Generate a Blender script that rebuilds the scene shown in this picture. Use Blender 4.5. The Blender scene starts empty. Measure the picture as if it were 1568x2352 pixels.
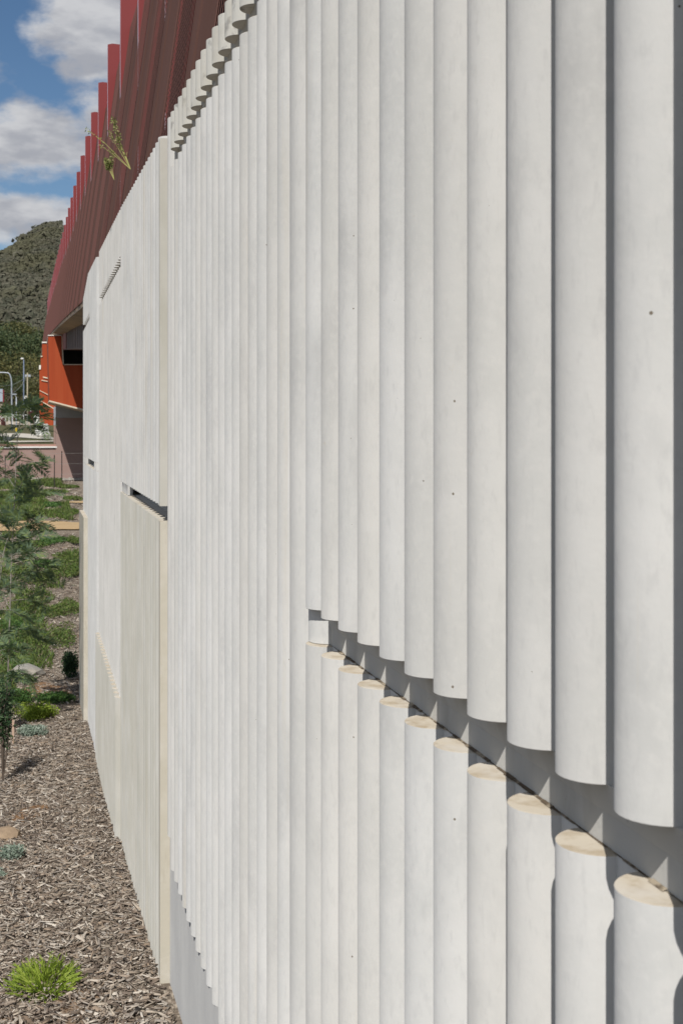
import bpy, bmesh, math, random
import numpy as np
from mathutils import Vector, Matrix, noise as mnoise
random.seed(7); rng = np.random.default_rng(7)
scn = bpy.context.scene
COL = scn.collection
R = math.radians
# ------------------------------------------------------------------ camera
H = 3.3                                   # camera height over the lowest mulch
FPX = 2940.0                              # 45 mm lens on a 24 mm wide frame, 1568 units across
TH = math.atan((784-78)/FPX); CT, ST = math.cos(TH), math.sin(TH)
cam = bpy.data.cameras.new('camera'); cam_o = bpy.data.objects.new('camera', cam); COL.objects.link(cam_o)
cam.sensor_fit = 'HORIZONTAL'; cam.sensor_width = 24.0; cam.lens = 45.0
cam.shift_y = -(1176-982)/1568.0
cam.clip_start = 0.05; cam.clip_end = 6000
cam_o.location = (0, 0, H); cam_o.rotation_euler = (math.pi/2, 0, -TH)
cam.dof.use_dof = True; cam.dof.focus_distance = 3.6; cam.dof.aperture_fstop = 16
scn.camera = cam_o
# ------------------------------------------------------------------ light
SUN_EL, SUN_AZ = R(46), R(20)             # azimuth measured from the wall line, light travels +Y and a little +X
L = Vector((math.sin(SUN_AZ)*math.cos(SUN_EL), math.cos(SUN_AZ)*math.cos(SUN_EL), -math.sin(SUN_EL)))
sun = bpy.data.lights.new('sun', 'SUN'); sun.energy = 4.3; sun.angle = R(0.53); sun.color = (1, .965, .91)
sun_o = bpy.data.objects.new('sun', sun); COL.objects.link(sun_o)
sun_o.rotation_euler = L.to_track_quat('-Z', 'Y').to_euler()
w = bpy.data.worlds.new('World'); scn.world = w; w.use_nodes = True
wt = w.node_tree; wt.nodes.clear()
def WN(t, **k):
    n = wt.nodes.new(t)
    for a, b in k.items(): setattr(n, a, b)
    return n
def wlink(a, b): wt.links.new(a, b)
def wmath(op, a, b=None, c=None, clamp=False):
    n = WN('ShaderNodeMath', operation=op, use_clamp=clamp)
    for i, v in enumerate((a, b, c)):
        if v is None: continue
        if isinstance(v, (int, float)): n.inputs[i].default_value = v
        else: wlink(v, n.inputs[i])
    return n.outputs[0]
sky = WN('ShaderNodeTexSky'); sky.sky_type = 'NISHITA'; sky.sun_disc = False
sky.sun_elevation = SUN_EL; sky.sun_rotation = R(200); sky.altitude = 600; sky.air_density = 1.0; sky.dust_density = 0.3; sky.ozone_density = 2.5
tc = WN('ShaderNodeTexCoord'); sep = WN('ShaderNodeSeparateXYZ'); wlink(tc.outputs['Generated'], sep.inputs[0])
yc = wmath('MAXIMUM', sep.outputs[1], 0.05)
ca = wmath('DIVIDE', sep.outputs[0], yc); cb = wmath('DIVIDE', sep.outputs[2], yc)
nz = WN('ShaderNodeTexNoise'); nz.inputs['Scale'].default_value = 26; nz.inputs['Detail'].default_value = 8; nz.inputs['Roughness'].default_value = .56
mp = WN('ShaderNodeMapping'); mp.inputs['Scale'].default_value = (1, 1, 1.7); mp.inputs['Location'].default_value = (.31, .2, .07)
wlink(tc.outputs['Generated'], mp.inputs[0]); wlink(mp.outputs[0], nz.inputs[0])
nb = WN('ShaderNodeTexNoise'); nb.inputs['Scale'].default_value = 5; nb.inputs['Detail'].default_value = 4; wlink(mp.outputs[0], nb.inputs[0])
def pxab(x, y):
    X = (x-784)/FPX; Xw = X*CT+ST; Yw = -X*ST+CT
    return Xw/Yw, (982-y)/FPX/Yw
blob = None
for (x, y, rx, ry, amp) in [(215, 70, 150, 120, 1.15), (70, 330, 190, 92, 1.15), (40, 300, 100, 90, .5), (50, 505, 180, 60, 1.0), (330, 330, 160, 220, .8), (-260, 150, 260, 90, 1.0), (-300, 420, 260, 80, 1.0)]:
    a0, b0 = pxab(x, y)
    u = wmath('DIVIDE', wmath('SUBTRACT', ca, a0), rx/FPX); v = wmath('DIVIDE', wmath('SUBTRACT', cb, b0), ry/FPX)
    d = wmath('SUBTRACT', 1.0, wmath('ADD', wmath('MULTIPLY', u, u), wmath('MULTIPLY', v, v)))
    d = wmath('MULTIPLY', wmath('MAXIMUM', d, -1.0), amp)
    blob = d if blob is None else wmath('MAXIMUM', blob, d)
gen = wmath('MULTIPLY', wmath('SUBTRACT', nb.outputs[0], .44), 6.0)      # scattered cumulus over the rest of the sky
fwd = wmath('GREATER_THAN', sep.outputs[1], .6)
base = wmath('ADD', wmath('MULTIPLY', blob, fwd), wmath('MULTIPLY', gen, wmath('SUBTRACT', 1.0, fwd)))
dens = wmath('ADD', base, wmath('MULTIPLY', wmath('SUBTRACT', nz.outputs[0], .5), 2.6))
cr = WN('ShaderNodeMapRange'); cr.interpolation_type = 'SMOOTHSTEP'; wlink(dens, cr.inputs[0])
cr.inputs[1].default_value = -.22; cr.inputs[2].default_value = .75
cr2 = WN('ShaderNodeMapRange'); cr2.interpolation_type = 'SMOOTHSTEP'
nz2 = WN('ShaderNodeTexNoise'); nz2.inputs['Scale'].default_value = 18; nz2.inputs['Detail'].default_value = 5
mp2 = WN('ShaderNodeMapping'); mp2.inputs['Scale'].default_value = (1, 1, 2.6); wlink(tc.outputs['Generated'], mp2.inputs[0]); wlink(mp2.outputs[0], nz2.inputs[0])
wlink(nz2.outputs[0], cr2.inputs[0]); cr2.inputs[1].default_value = .38; cr2.inputs[2].default_value = .62
ccol = WN('ShaderNodeMixRGB'); ccol.inputs[1].default_value = (5.2, 5.4, 6.0, 1); ccol.inputs[2].default_value = (8.2, 8.3, 8.6, 1); wlink(cr2.outputs[0], ccol.inputs[0])
hs = WN('ShaderNodeHueSaturation'); hs.inputs['Saturation'].default_value = 1.12; wlink(sky.outputs[0], hs.inputs['Color'])
cm = WN('ShaderNodeMixRGB'); wlink(cr.outputs[0], cm.inputs[0]); wlink(hs.outputs[0], cm.inputs[1]); wlink(ccol.outputs[0], cm.inputs[2])
bg = WN('ShaderNodeBackground'); bg.inputs[1].default_value = 0.075; wlink(cm.outputs[0], bg.inputs[0])
wo = WN('ShaderNodeOutputWorld'); wlink(bg.outputs[0], wo.inputs[0])
scn.view_settings.view_transform = 'Standard'; scn.view_settings.look = 'None'
scn.view_settings.exposure = -0.06; scn.view_settings.gamma = 1.0; scn.view_settings.use_curve_mapping = False
scn.render.engine = 'CYCLES'

# ------------------------------------------------------------------ helpers
def at(x, y, Z):                          # survey helper: a sight line and a distance give a place
    X = (x-784)/FPX*Z
    return Vector((X*CT+Z*ST, -X*ST+Z*CT, H+(982-y)/FPX*Z))
def on_Y(x, y, Y):
    k = (x-784)/FPX; Z = Y/(CT-k*ST); return at(x, y, Z)
class MB:
    def __init__(s): s.v = []; s.f = []; s.m = []
    def add(s, vs, fs, mi=0):
        o = len(s.v); s.v += [tuple(p) for p in vs]; s.f += [tuple(i+o for i in q) for q in fs]; s.m += [mi]*len(fs); return s
    def box(s, x0, x1, y0, y1, z0, z1, mi=0):
        return s.add([(x0,y0,z0),(x1,y0,z0),(x1,y1,z0),(x0,y1,z0),(x0,y0,z1),(x1,y0,z1),(x1,y1,z1),(x0,y1,z1)],
              [(0,3,2,1),(4,5,6,7),(0,1,5,4),(1,2,6,5),(2,3,7,6),(3,0,4,7)], mi)
    def tube(s, pts, rad, n=6, mi=0):
        pts = [Vector(p) for p in pts]; o = len(s.v)
        if isinstance(rad, (int, float)): rad = [rad]*len(pts)
        for i, p in enumerate(pts):
            d = (pts[min(i+1, len(pts)-1)]-pts[max(i-1, 0)]).normalized()
            a = d.orthogonal().normalized() if i == 0 else (a - d*a.dot(d)).normalized()
            b = d.cross(a)
            for k in range(n):
                t = 2*math.pi*k/n; s.v.append(tuple(p+(a*math.cos(t)+b*math.sin(t))*rad[i]))
        for i in range(len(pts)-1):
            for k in range(n):
                q = o+i*n; s.f.append((q+k, q+(k+1) % n, q+n+(k+1) % n, q+n+k)); s.m.append(mi)
        s.f.append(tuple(o+k for k in reversed(range(n)))); s.m.append(mi)
        q = o+(len(pts)-1)*n; s.f.append(tuple(q+k for k in range(n))); s.m.append(mi)
        return s
    def prism_y(s, poly, y0, y1, mi=0):   # polygon of (x, z) extruded along Y
        n = len(poly); vs = [(p[0], y0, p[1]) for p in poly]+[(p[0], y1, p[1]) for p in poly]
        fs = [tuple(range(n)), tuple(reversed(range(n, 2*n)))]+[(i, i+n, (i+1) % n+n, (i+1) % n) for i in range(n)]
        return s.add(vs, fs, mi)
    def mesh(s, name, mats, smooth=False):
        me = bpy.data.meshes.new(name); me.from_pydata(s.v, [], s.f)
        for m in (mats if isinstance(mats, (list, tuple)) else [mats]): me.materials.append(m)
        if any(s.m): me.polygons.foreach_set('material_index', s.m)
        if smooth: me.polygons.foreach_set('use_smooth', [True]*len(me.polygons))
        me.update(); return me
    def build(s, name, mats, parent=None, smooth=False, fix=True):
        me = s.mesh(name, mats, smooth)
        if fix and len(s.f) < 20000:
            bm = bmesh.new(); bm.from_mesh(me); bmesh.ops.recalc_face_normals(bm, faces=bm.faces); bm.to_mesh(me); bm.free()
        return link(name, me, parent)
def link(name, me, parent=None, loc=None):
    o = bpy.data.objects.new(name, me); COL.objects.link(o)
    if parent: o.parent = parent
    if loc: o.location = loc
    return o
def tag(o, label=None, cat=None, group=None, kind=None):
    for k, v in (('label', label), ('category', cat), ('group', group), ('kind', kind)):
        if v: o[k] = v
    return o
def empty(name, label, cat, loc=(0, 0, 0), group=None):
    o = bpy.data.objects.new(name, None); COL.objects.link(o); o.location = loc; o.empty_display_size = .1
    return tag(o, label, cat, group)
def local(mb, loc):
    mb.v = [(p[0]-loc[0], p[1]-loc[1], p[2]-loc[2]) for p in mb.v]; return mb

# ------------------------------------------------------------------ materials
def mat(name, col, rough=.7, dr=0, noise=None, bump=None, metal=0, rand=None, island=None, transl=0, spec=.3):
    """noise: list of (colour, scale xyz, lo, hi, strength); island: list of colours picked per loose piece"""
    m = bpy.data.materials.new(name); m.use_nodes = True; t = m.node_tree; N = t.nodes; b = N['Principled BSDF']
    b.inputs['Roughness'].default_value = rough; b.inputs['Metallic'].default_value = metal; b.inputs['Specular IOR Level'].default_value = spec
    if 'Diffuse Roughness' in b.inputs: b.inputs['Diffuse Roughness'].default_value = dr
    geo = N.new('ShaderNodeNewGeometry')
    rgb = N.new('ShaderNodeRGB'); rgb.outputs[0].default_value = (*col, 1); cur = rgb.outputs[0]
    if island:
        rp = N.new('ShaderNodeValToRGB'); el = rp.color_ramp.elements; rp.color_ramp.interpolation = 'CONSTANT'
        while len(el) < len(island): el.new(.5)
        for i, c in enumerate(island): el[i].position = i/len(island); el[i].color = (*c, 1)
        t.links.new(geo.outputs['Random Per Island'], rp.inputs[0]); cur = rp.outputs[0]
    for c, sc, lo, hi, st in (noise or []):
        mp = N.new('ShaderNodeMapping'); mp.inputs['Scale'].default_value = sc if isinstance(sc, tuple) else (sc,)*3
        mp.inputs['Location'].default_value = (random.random()*9, random.random()*9, random.random()*9)
        t.links.new(geo.outputs['Position'], mp.inputs[0])
        nn = N.new('ShaderNodeTexNoise'); nn.inputs['Scale'].default_value = 1; nn.inputs['Detail'].default_value = 5; nn.inputs['Roughness'].default_value = .6
        t.links.new(mp.outputs[0], nn.inputs[0])
        mr = N.new('ShaderNodeMapRange'); mr.inputs[1].default_value = lo; mr.inputs[2].default_value = hi; mr.inputs[4].default_value = st
        t.links.new(nn.outputs[0], mr.inputs[0])
        mx = N.new('ShaderNodeMixRGB'); t.links.new(mr.outputs[0], mx.inputs[0]); t.links.new(cur, mx.inputs[1]); mx.inputs[2].default_value = (*c, 1); cur = mx.outputs[0]
    if rand:
        oi = N.new('ShaderNodeObjectInfo'); wm = N.new('ShaderNodeMixRGB'); f1 = N.new('ShaderNodeMath'); f1.operation = 'MULTIPLY_ADD'; f1.inputs[1].default_value = 7.31; f1.inputs[2].default_value = .2
        f2 = N.new('ShaderNodeMath'); f2.operation = 'FRACT'; f3 = N.new('ShaderNodeMath'); f3.operation = 'MULTIPLY'; f3.inputs[1].default_value = .19
        t.links.new(oi.outputs['Random'], f1.inputs[0]); t.links.new(f1.outputs[0], f2.inputs[0]); t.links.new(f2.outputs[0], f3.inputs[0]); t.links.new(f3.outputs[0], wm.inputs[0])
        t.links.new(cur, wm.inputs[1]); wm.inputs[2].default_value = (.60, .545, .45, 1); cur = wm.outputs[0]
        hs = N.new('ShaderNodeHueSaturation'); mr = N.new('ShaderNodeMapRange')
        mr.inputs[3].default_value = 1-rand; mr.inputs[4].default_value = 1+rand
        t.links.new(oi.outputs['Random'], mr.inputs[0]); t.links.new(mr.outputs[0], hs.inputs['Value']); t.links.new(cur, hs.inputs['Color']); cur = hs.outputs[0]
    t.links.new(cur, b.inputs['Base Color'])
    if bump:
        h = None
        for sc, st in bump:
            nn = N.new('ShaderNodeTexNoise'); nn.inputs['Scale'].default_value = sc; nn.inputs['Detail'].default_value = 4; t.links.new(geo.outputs['Position'], nn.inputs[0])
            bp = N.new('ShaderNodeBump'); bp.inputs['Strength'].default_value = st; bp.inputs['Distance'].default_value = .5/sc; t.links.new(nn.outputs[0], bp.inputs['Height'])
            if h: t.links.new(h, bp.inputs['Normal'])
            h = bp.outputs[0]
        t.links.new(h, b.inputs['Normal'])
    if transl:
        tr = N.new('ShaderNodeBsdfTranslucent'); t.links.new(cur, tr.inputs[0]); ms = N.new('ShaderNodeMixShader'); ms.inputs[0].default_value = transl
        t.links.new(b.outputs[0], ms.inputs[1]); t.links.new(tr.outputs[0], ms.inputs[2]); t.links.new(ms.outputs[0], N['Material Output'].inputs[0])
    return m
def add_pits(m, scale, thr, frac, col):
    """sparse air-bubble pits cast into concrete, dark specks with a dent"""
    t = m.node_tree; N = t.nodes; b = N['Principled BSDF']
    geo = N.new('ShaderNodeNewGeometry'); vo = N.new('ShaderNodeTexVoronoi'); vo.inputs['Scale'].default_value = scale; t.links.new(geo.outputs['Position'], vo.inputs[0])
    sp = N.new('ShaderNodeSeparateColor'); t.links.new(vo.outputs['Color'], sp.inputs[0])
    g = N.new('ShaderNodeMath'); g.operation = 'LESS_THAN'; g.inputs[1].default_value = frac; t.links.new(sp.outputs[0], g.inputs[0])
    th = N.new('ShaderNodeMath'); th.operation = 'MULTIPLY'; th.inputs[1].default_value = thr; t.links.new(sp.outputs[1], th.inputs[0])
    l = N.new('ShaderNodeMath'); l.operation = 'LESS_THAN'; t.links.new(vo.outputs['Distance'], l.inputs[0]); t.links.new(th.outputs[0], l.inputs[1])
    a = N.new('ShaderNodeMath'); a.operation = 'MULTIPLY'; t.links.new(g.outputs[0], a.inputs[0]); t.links.new(l.outputs[0], a.inputs[1])
    mx = N.new('ShaderNodeMixRGB'); lk = b.inputs['Base Color'].links[0]; t.links.new(lk.from_socket, mx.inputs[1]); mx.inputs[2].default_value = (*col, 1)
    t.links.new(a.outputs[0], mx.inputs[0]); t.links.new(mx.outputs[0], b.inputs['Base Color'])
CONC = dict(rough=.9, dr=.32, spec=.15, bump=[(9, .03), (160, .07)], rand=.03)
streak = ((.56, .49, .37), (14, 14, .55), .60, .78, .45)
M = {}
M['conc'] = mat('pale_concrete', (.58, .58, .565), noise=[((.66, .655, .64), 3.2, .4, .65, .9), ((.47, .47, .465), (7, 7, 2.6), .54, .70, .6), ((.66, .65, .63), 60, .5, .66, .4), ((.50, .50, .495), (90, 90, 30), .54, .70, .4), streak, ((.5, .42, .3), 45, .70, .78, .35)], **CONC)
M['conc_yellowish'] = mat('yellowish_concrete', (.50, .49, .44), noise=[((.57, .56, .52), 3.2, .4, .65, .8), ((.40, .39, .33), (5, 5, 1.2), .52, .72, .6), streak], **CONC)  # darker, yellower concrete for lower tiers and one end face
M['conc_top'] = mat('weathered_concrete_top', (.58, .57, .53), noise=[((.20, .20, .20), (16, 16, 14), .56, .66, .7), ((.47, .45, .39), 12, .5, .7, .6)], **CONC)
M['cap'] = mat('dusty_cream_concrete', (.50, .445, .36), noise=[((.36, .29, .20), 26, .46, .62, .8), ((.54, .51, .46), 11, .45, .6, .6)], **CONC)
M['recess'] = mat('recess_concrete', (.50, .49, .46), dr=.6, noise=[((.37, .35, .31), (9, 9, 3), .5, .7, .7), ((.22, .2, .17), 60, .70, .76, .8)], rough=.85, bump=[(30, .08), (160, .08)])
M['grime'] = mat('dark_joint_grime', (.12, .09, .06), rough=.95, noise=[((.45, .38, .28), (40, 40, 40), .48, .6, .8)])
M['plinth'] = mat('grey_cement_plinth', (.40, .40, .395), dr=.6, rough=.85, noise=[((.35, .35, .35), (5, 5, 1.6), .45, .65, .6), ((.45, .45, .44), 4, .5, .7, .6)], bump=[(6, .05), (90, .06)])
M['strip'] = mat('ochre_stained_concrete', (.55, .51, .42), rough=.85, noise=[((.62, .58, .50), 5, .45, .62, .8), ((.42, .37, .28), (25, 25, 4), .58, .74, .6)], bump=[(40, .08), (150, .1)])
for k in ('conc', 'conc_yellowish', 'conc_top'): add_pits(M[k], 23, .05, .3, (.13, .11, .085))
add_pits(M['conc'], 47, .09, .2, (.2, .17, .13))
M['brown'] = mat('rust_brown_steel', (.13, .062, .044), rough=.8, spec=.15, noise=[((.150, .075, .057), (3, 3, .6), .45, .7, .8), ((.085, .040, .030), (2, 2, .5), .55, .75, .6)], bump=[(60, .02)])
M['mesh'] = mat('dark_maroon_wire', (.115, .05, .042), rough=.7)
M['inner'] = mat('near_black_backing', (.012, .007, .007), rough=.9, spec=.1)  # near-black sheet added behind the mesh to darken the view through it
M['red'] = mat('bright_red_paint', (.205, .030, .030), rough=.55, noise=[((.175, .026, .028), (2, 2, .4), .5, .7, .7)])
M['fin_edge'] = mat('lilac_fin_edge', (.42, .34, .40), rough=.45)  # pale lilac strip along the outer edge of each fin
M['orange'] = mat('orange_red_steel', (.36, .056, .014), rough=.6, noise=[((.40, .075, .022), (4, 4, .15), .45, .65, .9), ((.31, .045, .012), (9, 9, .3), .5, .7, .5)])
M['trim'] = mat('cream_steel_edge', (.72, .62, .48), rough=.6, noise=[((.55, .44, .32), 6, .5, .7, .5)])
M['whitecap'] = mat('white_flashing', (.85, .82, .76), rough=.5)
M['girder'] = mat('grey_brown_girder', (.17, .13, .12), rough=.6, noise=[((.13, .10, .095), (2, .4, 2), .45, .65, .8)])
M['girder_red'] = mat('maroon_girder_end', (.26, .10, .09), rough=.6)
M['soffit'] = mat('beige_deck_edge', (.42, .33, .24), rough=.8, noise=[((.22, .18, .14), (.3, 2.2, .3), .5, .62, .8)])
M['deck'] = mat('deck_concrete', (.35, .34, .32), rough=.85, noise=[((.28, .27, .26), 2, .45, .65, .8)])
M['dark'] = mat('shadow_void_black', (.03, .025, .022), rough=.7)
M['pink'] = mat('dusty_pink_render', (.33, .225, .195), rough=.85, noise=[((.36, .25, .22), (1.5, 1.5, 1.5), .42, .65, .8), ((.29, .195, .168), (.6, .6, 5), .55, .75, .5)])
M['pinktop'] = mat('pale_pink_coping', (.46, .27, .22), rough=.85, noise=[((.41, .24, .2), 3, .45, .65, .7)])
M['grey'] = mat('grey_pier_concrete', (.42, .42, .42), rough=.85, noise=[((.36, .36, .36), 2, .45, .65, .8)])
M['mulchbed'] = mat('mulch_soil', (.10, .08, .06), rough=.95, dr=1, noise=[((.20, .16, .125), 38, .42, .6, .9), ((.36, .31, .25), (70, 22, 40), .52, .62, .85), ((.22, .13, .07), 1.6, .60, .72, .6)], bump=[(45, .6), (140, .5)])
CHIP = [(.42, .355, .285), (.22, .17, .13), (.52, .455, .38), (.15, .118, .092), (.34, .275, .215), (.19, .15, .12), (.60, .54, .46), (.29, .235, .185), (.38, .335, .285), (.13, .10, .08), (.47, .40, .32), (.24, .19, .15), (.34, .26, .19), (.31, .27, .23)]
M['chip'] = mat('bark_chips', (.2, .15, .1), rough=.9, island=CHIP, noise=[((.10, .075, .055), (130, 130, 130), .5, .7, .5)])
M['sand'] = mat('yellow_sand_path', (.50, .355, .19), rough=.95, noise=[((.44, .30, .155), (1.2, 6, 1), .42, .62, .8), ((.56, .42, .25), 14, .5, .7, .6)], bump=[(20, .3)])
M['dirt'] = mat('orange_clay', (.26, .15, .075), rough=.95, noise=[((.17, .10, .055), 20, .45, .65, .8)], bump=[(30, .5)])
M['grass'] = mat('dry_green_verge', (.085, .085, .035), rough=.95, noise=[((.16, .13, .06), .35, .45, .62, .9), ((.06, .075, .025), 1.6, .5, .65, .7)], bump=[(8, .6)])
M['path'] = mat('pale_concrete_path', (.60, .56, .48), rough=.9, noise=[((.52, .48, .41), .8, .45, .65, .8)])
M['road'] = mat('grey_asphalt', (.13, .13, .135), rough=.9, noise=[((.10, .10, .105), 1.5, .45, .65, .8)])
M['gravel'] = mat('pale_track', (.46, .39, .30), rough=.95, noise=[((.38, .31, .23), 1.2, .45, .65, .8)])
M['hill'] = mat('dry_hillside', (.085, .078, .05), rough=1, noise=[((.15, .125, .085), .05, .5, .66, .9), ((.05, .055, .035), .12, .45, .6, .8)])
HILLV = [(.095, .10, .055), (.13, .125, .075), (.11, .108, .07), (.085, .088, .05), (.16, .145, .10), (.125, .115, .06), (.15, .125, .10)]
M['hilltree'] = mat('hill_scrub', (.128, .122, .088), rough=.9, dr=1, noise=[((.078, .082, .056), .22, .44, .56, .9), ((.185, .168, .13), .30, .56, .68, .8), ((.12, .115, .06), .02, .45, .6, .6)])  # scrub colour greyed and lightened a little for distance haze
def leafmat(name, cols, transl=.25): return mat(name, cols[0], rough=.6, island=cols, transl=transl)
M['tree_olive'] = leafmat('olive_leaves', [(0.139, 0.133, 0.046), (0.109, 0.113, 0.043), (0.178, 0.163, 0.062), (0.085, 0.093, 0.037)])
M['tree_dark'] = leafmat('dark_green_leaves', [(0.062, 0.09, 0.037), (0.085, 0.112, 0.046), (0.046, 0.071, 0.031), (0.109, 0.124, 0.053)])
M['tree_grey'] = leafmat('grey_green_leaves', [(0.147, 0.143, 0.078), (0.186, 0.171, 0.09), (0.116, 0.116, 0.065), (0.093, 0.096, 0.056)])
M['bark'] = mat('grey_brown_bark', (.13, .10, .078), rough=.9, noise=[((.2, .17, .14), (6, 6, 1), .5, .65, .8)])
M['palebark'] = mat('pale_wattle_bark', (.30, .275, .24), rough=.85, noise=[((.2, .17, .14), (60, 60, 15), .5, .65, .8)])
M['wattle'] = leafmat('blue_green_wattle_leaflets', [(.13, .185, .095), (.10, .155, .085), (.165, .225, .11), (.115, .17, .105), (.20, .26, .09)], .35)
M['lime'] = leafmat('lime_green_leaves', [(.23, .32, .035), (.30, .40, .05), (.16, .24, .03), (.36, .44, .08)], .35)
M['green'] = leafmat('mid_green_leaves', [(0.09, 0.18, 0.042), (0.066, 0.138, 0.034), (0.12, 0.222, 0.054), (0.054, 0.108, 0.03)], .3)
M['grasscover'] = leafmat('yellow_green_ground_cover', [(0.137, 0.202, 0.042), (0.098, 0.156, 0.035), (0.189, 0.247, 0.065), (0.169, 0.163, 0.072), (0.078, 0.13, 0.034)], .3)
M['dkgreen'] = leafmat('dark_shrub_leaves', [(.035, .075, .028), (.025, .055, .022), (.055, .105, .036), (.02, .04, .018)], .2)
M['silver'] = leafmat('silver_grey_leaves', [(.25, .31, .24), (.32, .38, .31), (.18, .24, .18), (.38, .43, .36)], .2)
M['weed'] = leafmat('weed_leaves', [(.33, .36, .12), (.25, .30, .09), (.42, .37, .19), (.15, .20, .06)], .3)
M['weedstem'] = mat('weed_stem', (.36, .36, .12), rough=.7)
M['stake'] = mat('pale_pink_timber', (.56, .40, .30), rough=.85, noise=[((.45, .31, .22), (30, 30, 4), .5, .65, .7)])
M['rock'] = mat('grey_rock', (.34, .32, .285), rough=.9, noise=[((.26, .24, .21), 12, .45, .62, .8), ((.42, .36, .27), 5, .5, .7, .6)], bump=[(18, .3), (80, .3)])
M['rock_tan'] = mat('tan_rock', (.34, .25, .165), rough=.9, noise=[((.25, .18, .12), 12, .45, .62, .8)], bump=[(18, .3), (80, .3)])
M['beach'] = mat('white_rock_pitching', (.52, .52, .48), rough=.9, island=[(.56, .56, .52), (.46, .46, .43), (.62, .62, .58), (.38, .38, .36)])
M['galv'] = mat('galvanised_steel', (.40, .43, .48), rough=.45, metal=.3)
M['bluepole'] = mat('blue_grey_paint', (.15, .19, .27), rough=.5)
M['timber'] = mat('weathered_timber', (.38, .34, .24), rough=.9, noise=[((.28, .24, .16), (5, 5, .8), .45, .65, .8)])
M['white'] = mat('white_paint', (.78, .77, .74), rough=.6)
M['yellow'] = mat('yellow_band', (.70, .50, .03), rough=.6)
M['roofgrey'] = mat('grey_blue_sheeting', (.36, .41, .47), rough=.5)
M['darkred'] = mat('dark_red_paint', (.25, .03, .035), rough=.5)
M['steelpost'] = mat('dark_steel_picket', (.05, .04, .035), rough=.7)
M['wire'] = mat('thin_wire', (.30, .29, .27), rough=.6)

# ------------------------------------------------------------------ terrain
GY = [-6, 0, 5.2, 7.5, 10, 12.2, 15.7, 22, 30, 40, 49.0]
GZ = [-1.2, -2.0, -2.40, -2.61, -2.79, -2.90, -3.08, -2.95, -2.35, -2.1, -1.93]
FY = [49.3, 60, 75, 100, 170, 250, 350, 420]
FZ = [-.62, -.66, -.68, -.68, -.46, 1.45, 5.4, 9.0]
YW = 49.15                                # line of the pink retaining wall
def gz(X, Y):
    z = float(np.interp(Y, GY, GZ)) if Y < YW else float(np.interp(Y, FY, FZ))
    n = mnoise.noise(Vector((X*.9, Y*.9, 3.1)))*.035+mnoise.noise(Vector((X*.25, Y*.25, 8)))*.06
    if Y > YW: n *= .6
    return H+z+n*min(1, abs(X-.5)*2+.15)
def sheet(name, xs, ys, fz, m, kind='structure', dz=0.0):
    mb = MB(); nx = len(xs)
    for y in ys:
        for x in xs: mb.v.append((x, y, fz(x, y)+dz))
    for j in range(len(ys)-1):
        for i in range(nx-1):
            a = j*nx+i; mb.f.append((a, a+1, a+nx+1, a+nx)); mb.m.append(0)
    o = mb.build(name, m, smooth=True, fix=False); tag(o, kind=kind); return o
xs_near = sorted(set([round(v, 3) for v in np.concatenate([np.linspace(-40, -6, 12), np.linspace(-6, 1.4, 50), np.linspace(1.4, 40, 14)])]))
ys_near = list(np.concatenate([np.linspace(-6, 3, 10), np.linspace(3.2, 18, 90), np.linspace(18.3, 49.1, 70)]))
tag(sheet('ground', xs_near, ys_near, gz, M['mulchbed']), 'brown bark mulch garden bed falling away along the ribbed wall')
xs_far = list(np.concatenate([np.linspace(-2500, -60, 16), np.linspace(-50, 60, 56), np.linspace(75, 2500, 16)]))
ys_far = list(np.concatenate([np.linspace(49.16, 120, 40), np.linspace(125, 420, 45)]))
sheet('verge', xs_far, ys_far, gz, M['grass'])
def strip_between(name, lo, hi, m, ys, dz=.02, n=10):
    """a sheet between two curves x = lo(y) and x = hi(y), laid on the terrain"""
    mb = MB(); 
    for y in ys:
        for i in range(n+1):
            x = lo(y)+(hi(y)-lo(y))*i/n; mb.v.append((x, y, gz(x, y)+dz))
    for j in range(len(ys)-1):
        for i in range(n):
            a = j*(n+1)+i; mb.f.append((a, a+1, a+n+2, a+n+1)); mb.m.append(0)
    return tag(mb.build(name, m, smooth=True, fix=False), kind='structure')
def band(name, yfun0, yfun1, x0, x1, m, dz, n=60, k=8):
    """a sheet across the view between two curves y = f(x)"""
    mb = MB()
    for i in range(n+1):
        x = x0+(x1-x0)*i/n
        for j in range(k+1):
            y = yfun0(x)+(yfun1(x)-yfun0(x))*j/k; mb.v.append((x, y, gz(x, y)+dz))
    for i in range(n):
        for j in range(k):
            a = i*(k+1)+j; mb.f.append((a, a+k+1, a+k+2, a+1)); mb.m.append(0)
    return tag(mb.build(name, m, smooth=True, fix=False), kind='structure')
band('sand_path', lambda x: 29.9+.10*x*x*0+.12*math.sin(x*2.1)+.3*max(0, -x-.2), lambda x: 31.9+.1*math.sin(x*3+1)-.15*x, -12, 3.5, M['sand'], .03)
band('sand_path', lambda x: 37.0+.1*math.sin(x*3), lambda x: 37.5+.1*math.sin(x*2+2), -.1, 3.5, M['sand'], .03, 30, 3)
band('clay_patch', lambda x: 14.6+.25*math.sin(x*7), lambda x: 15.6+.2*math.sin(x*9+1), -.35, .42, M['dirt'], .012, 24, 6)
band('clay_patch', lambda x: 9.2+.1*math.sin(x*19), lambda x: 9.5+.1*math.sin(x*13+1), -.15, .1, M['dirt'], .008, 16, 4)
band('road', lambda x: 66+.02*x, lambda x: 92+.9*(min(x, 0)+2), -60, -1.2, M['road'], .03, 60, 10)
band('footpath', lambda x: 58.5, lambda x: 65, -60, 4, M['path'], .035, 60, 4)
band('footpath', lambda x: 98-5.5*(x+2.6)-.6*(x+2.6)**2 if x > -2.6 else 98, lambda x: 128-10*max(0, x+1.2) if x > -1.2 else 128, -30, 1.2, M['path'], .04, 50, 6)
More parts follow.
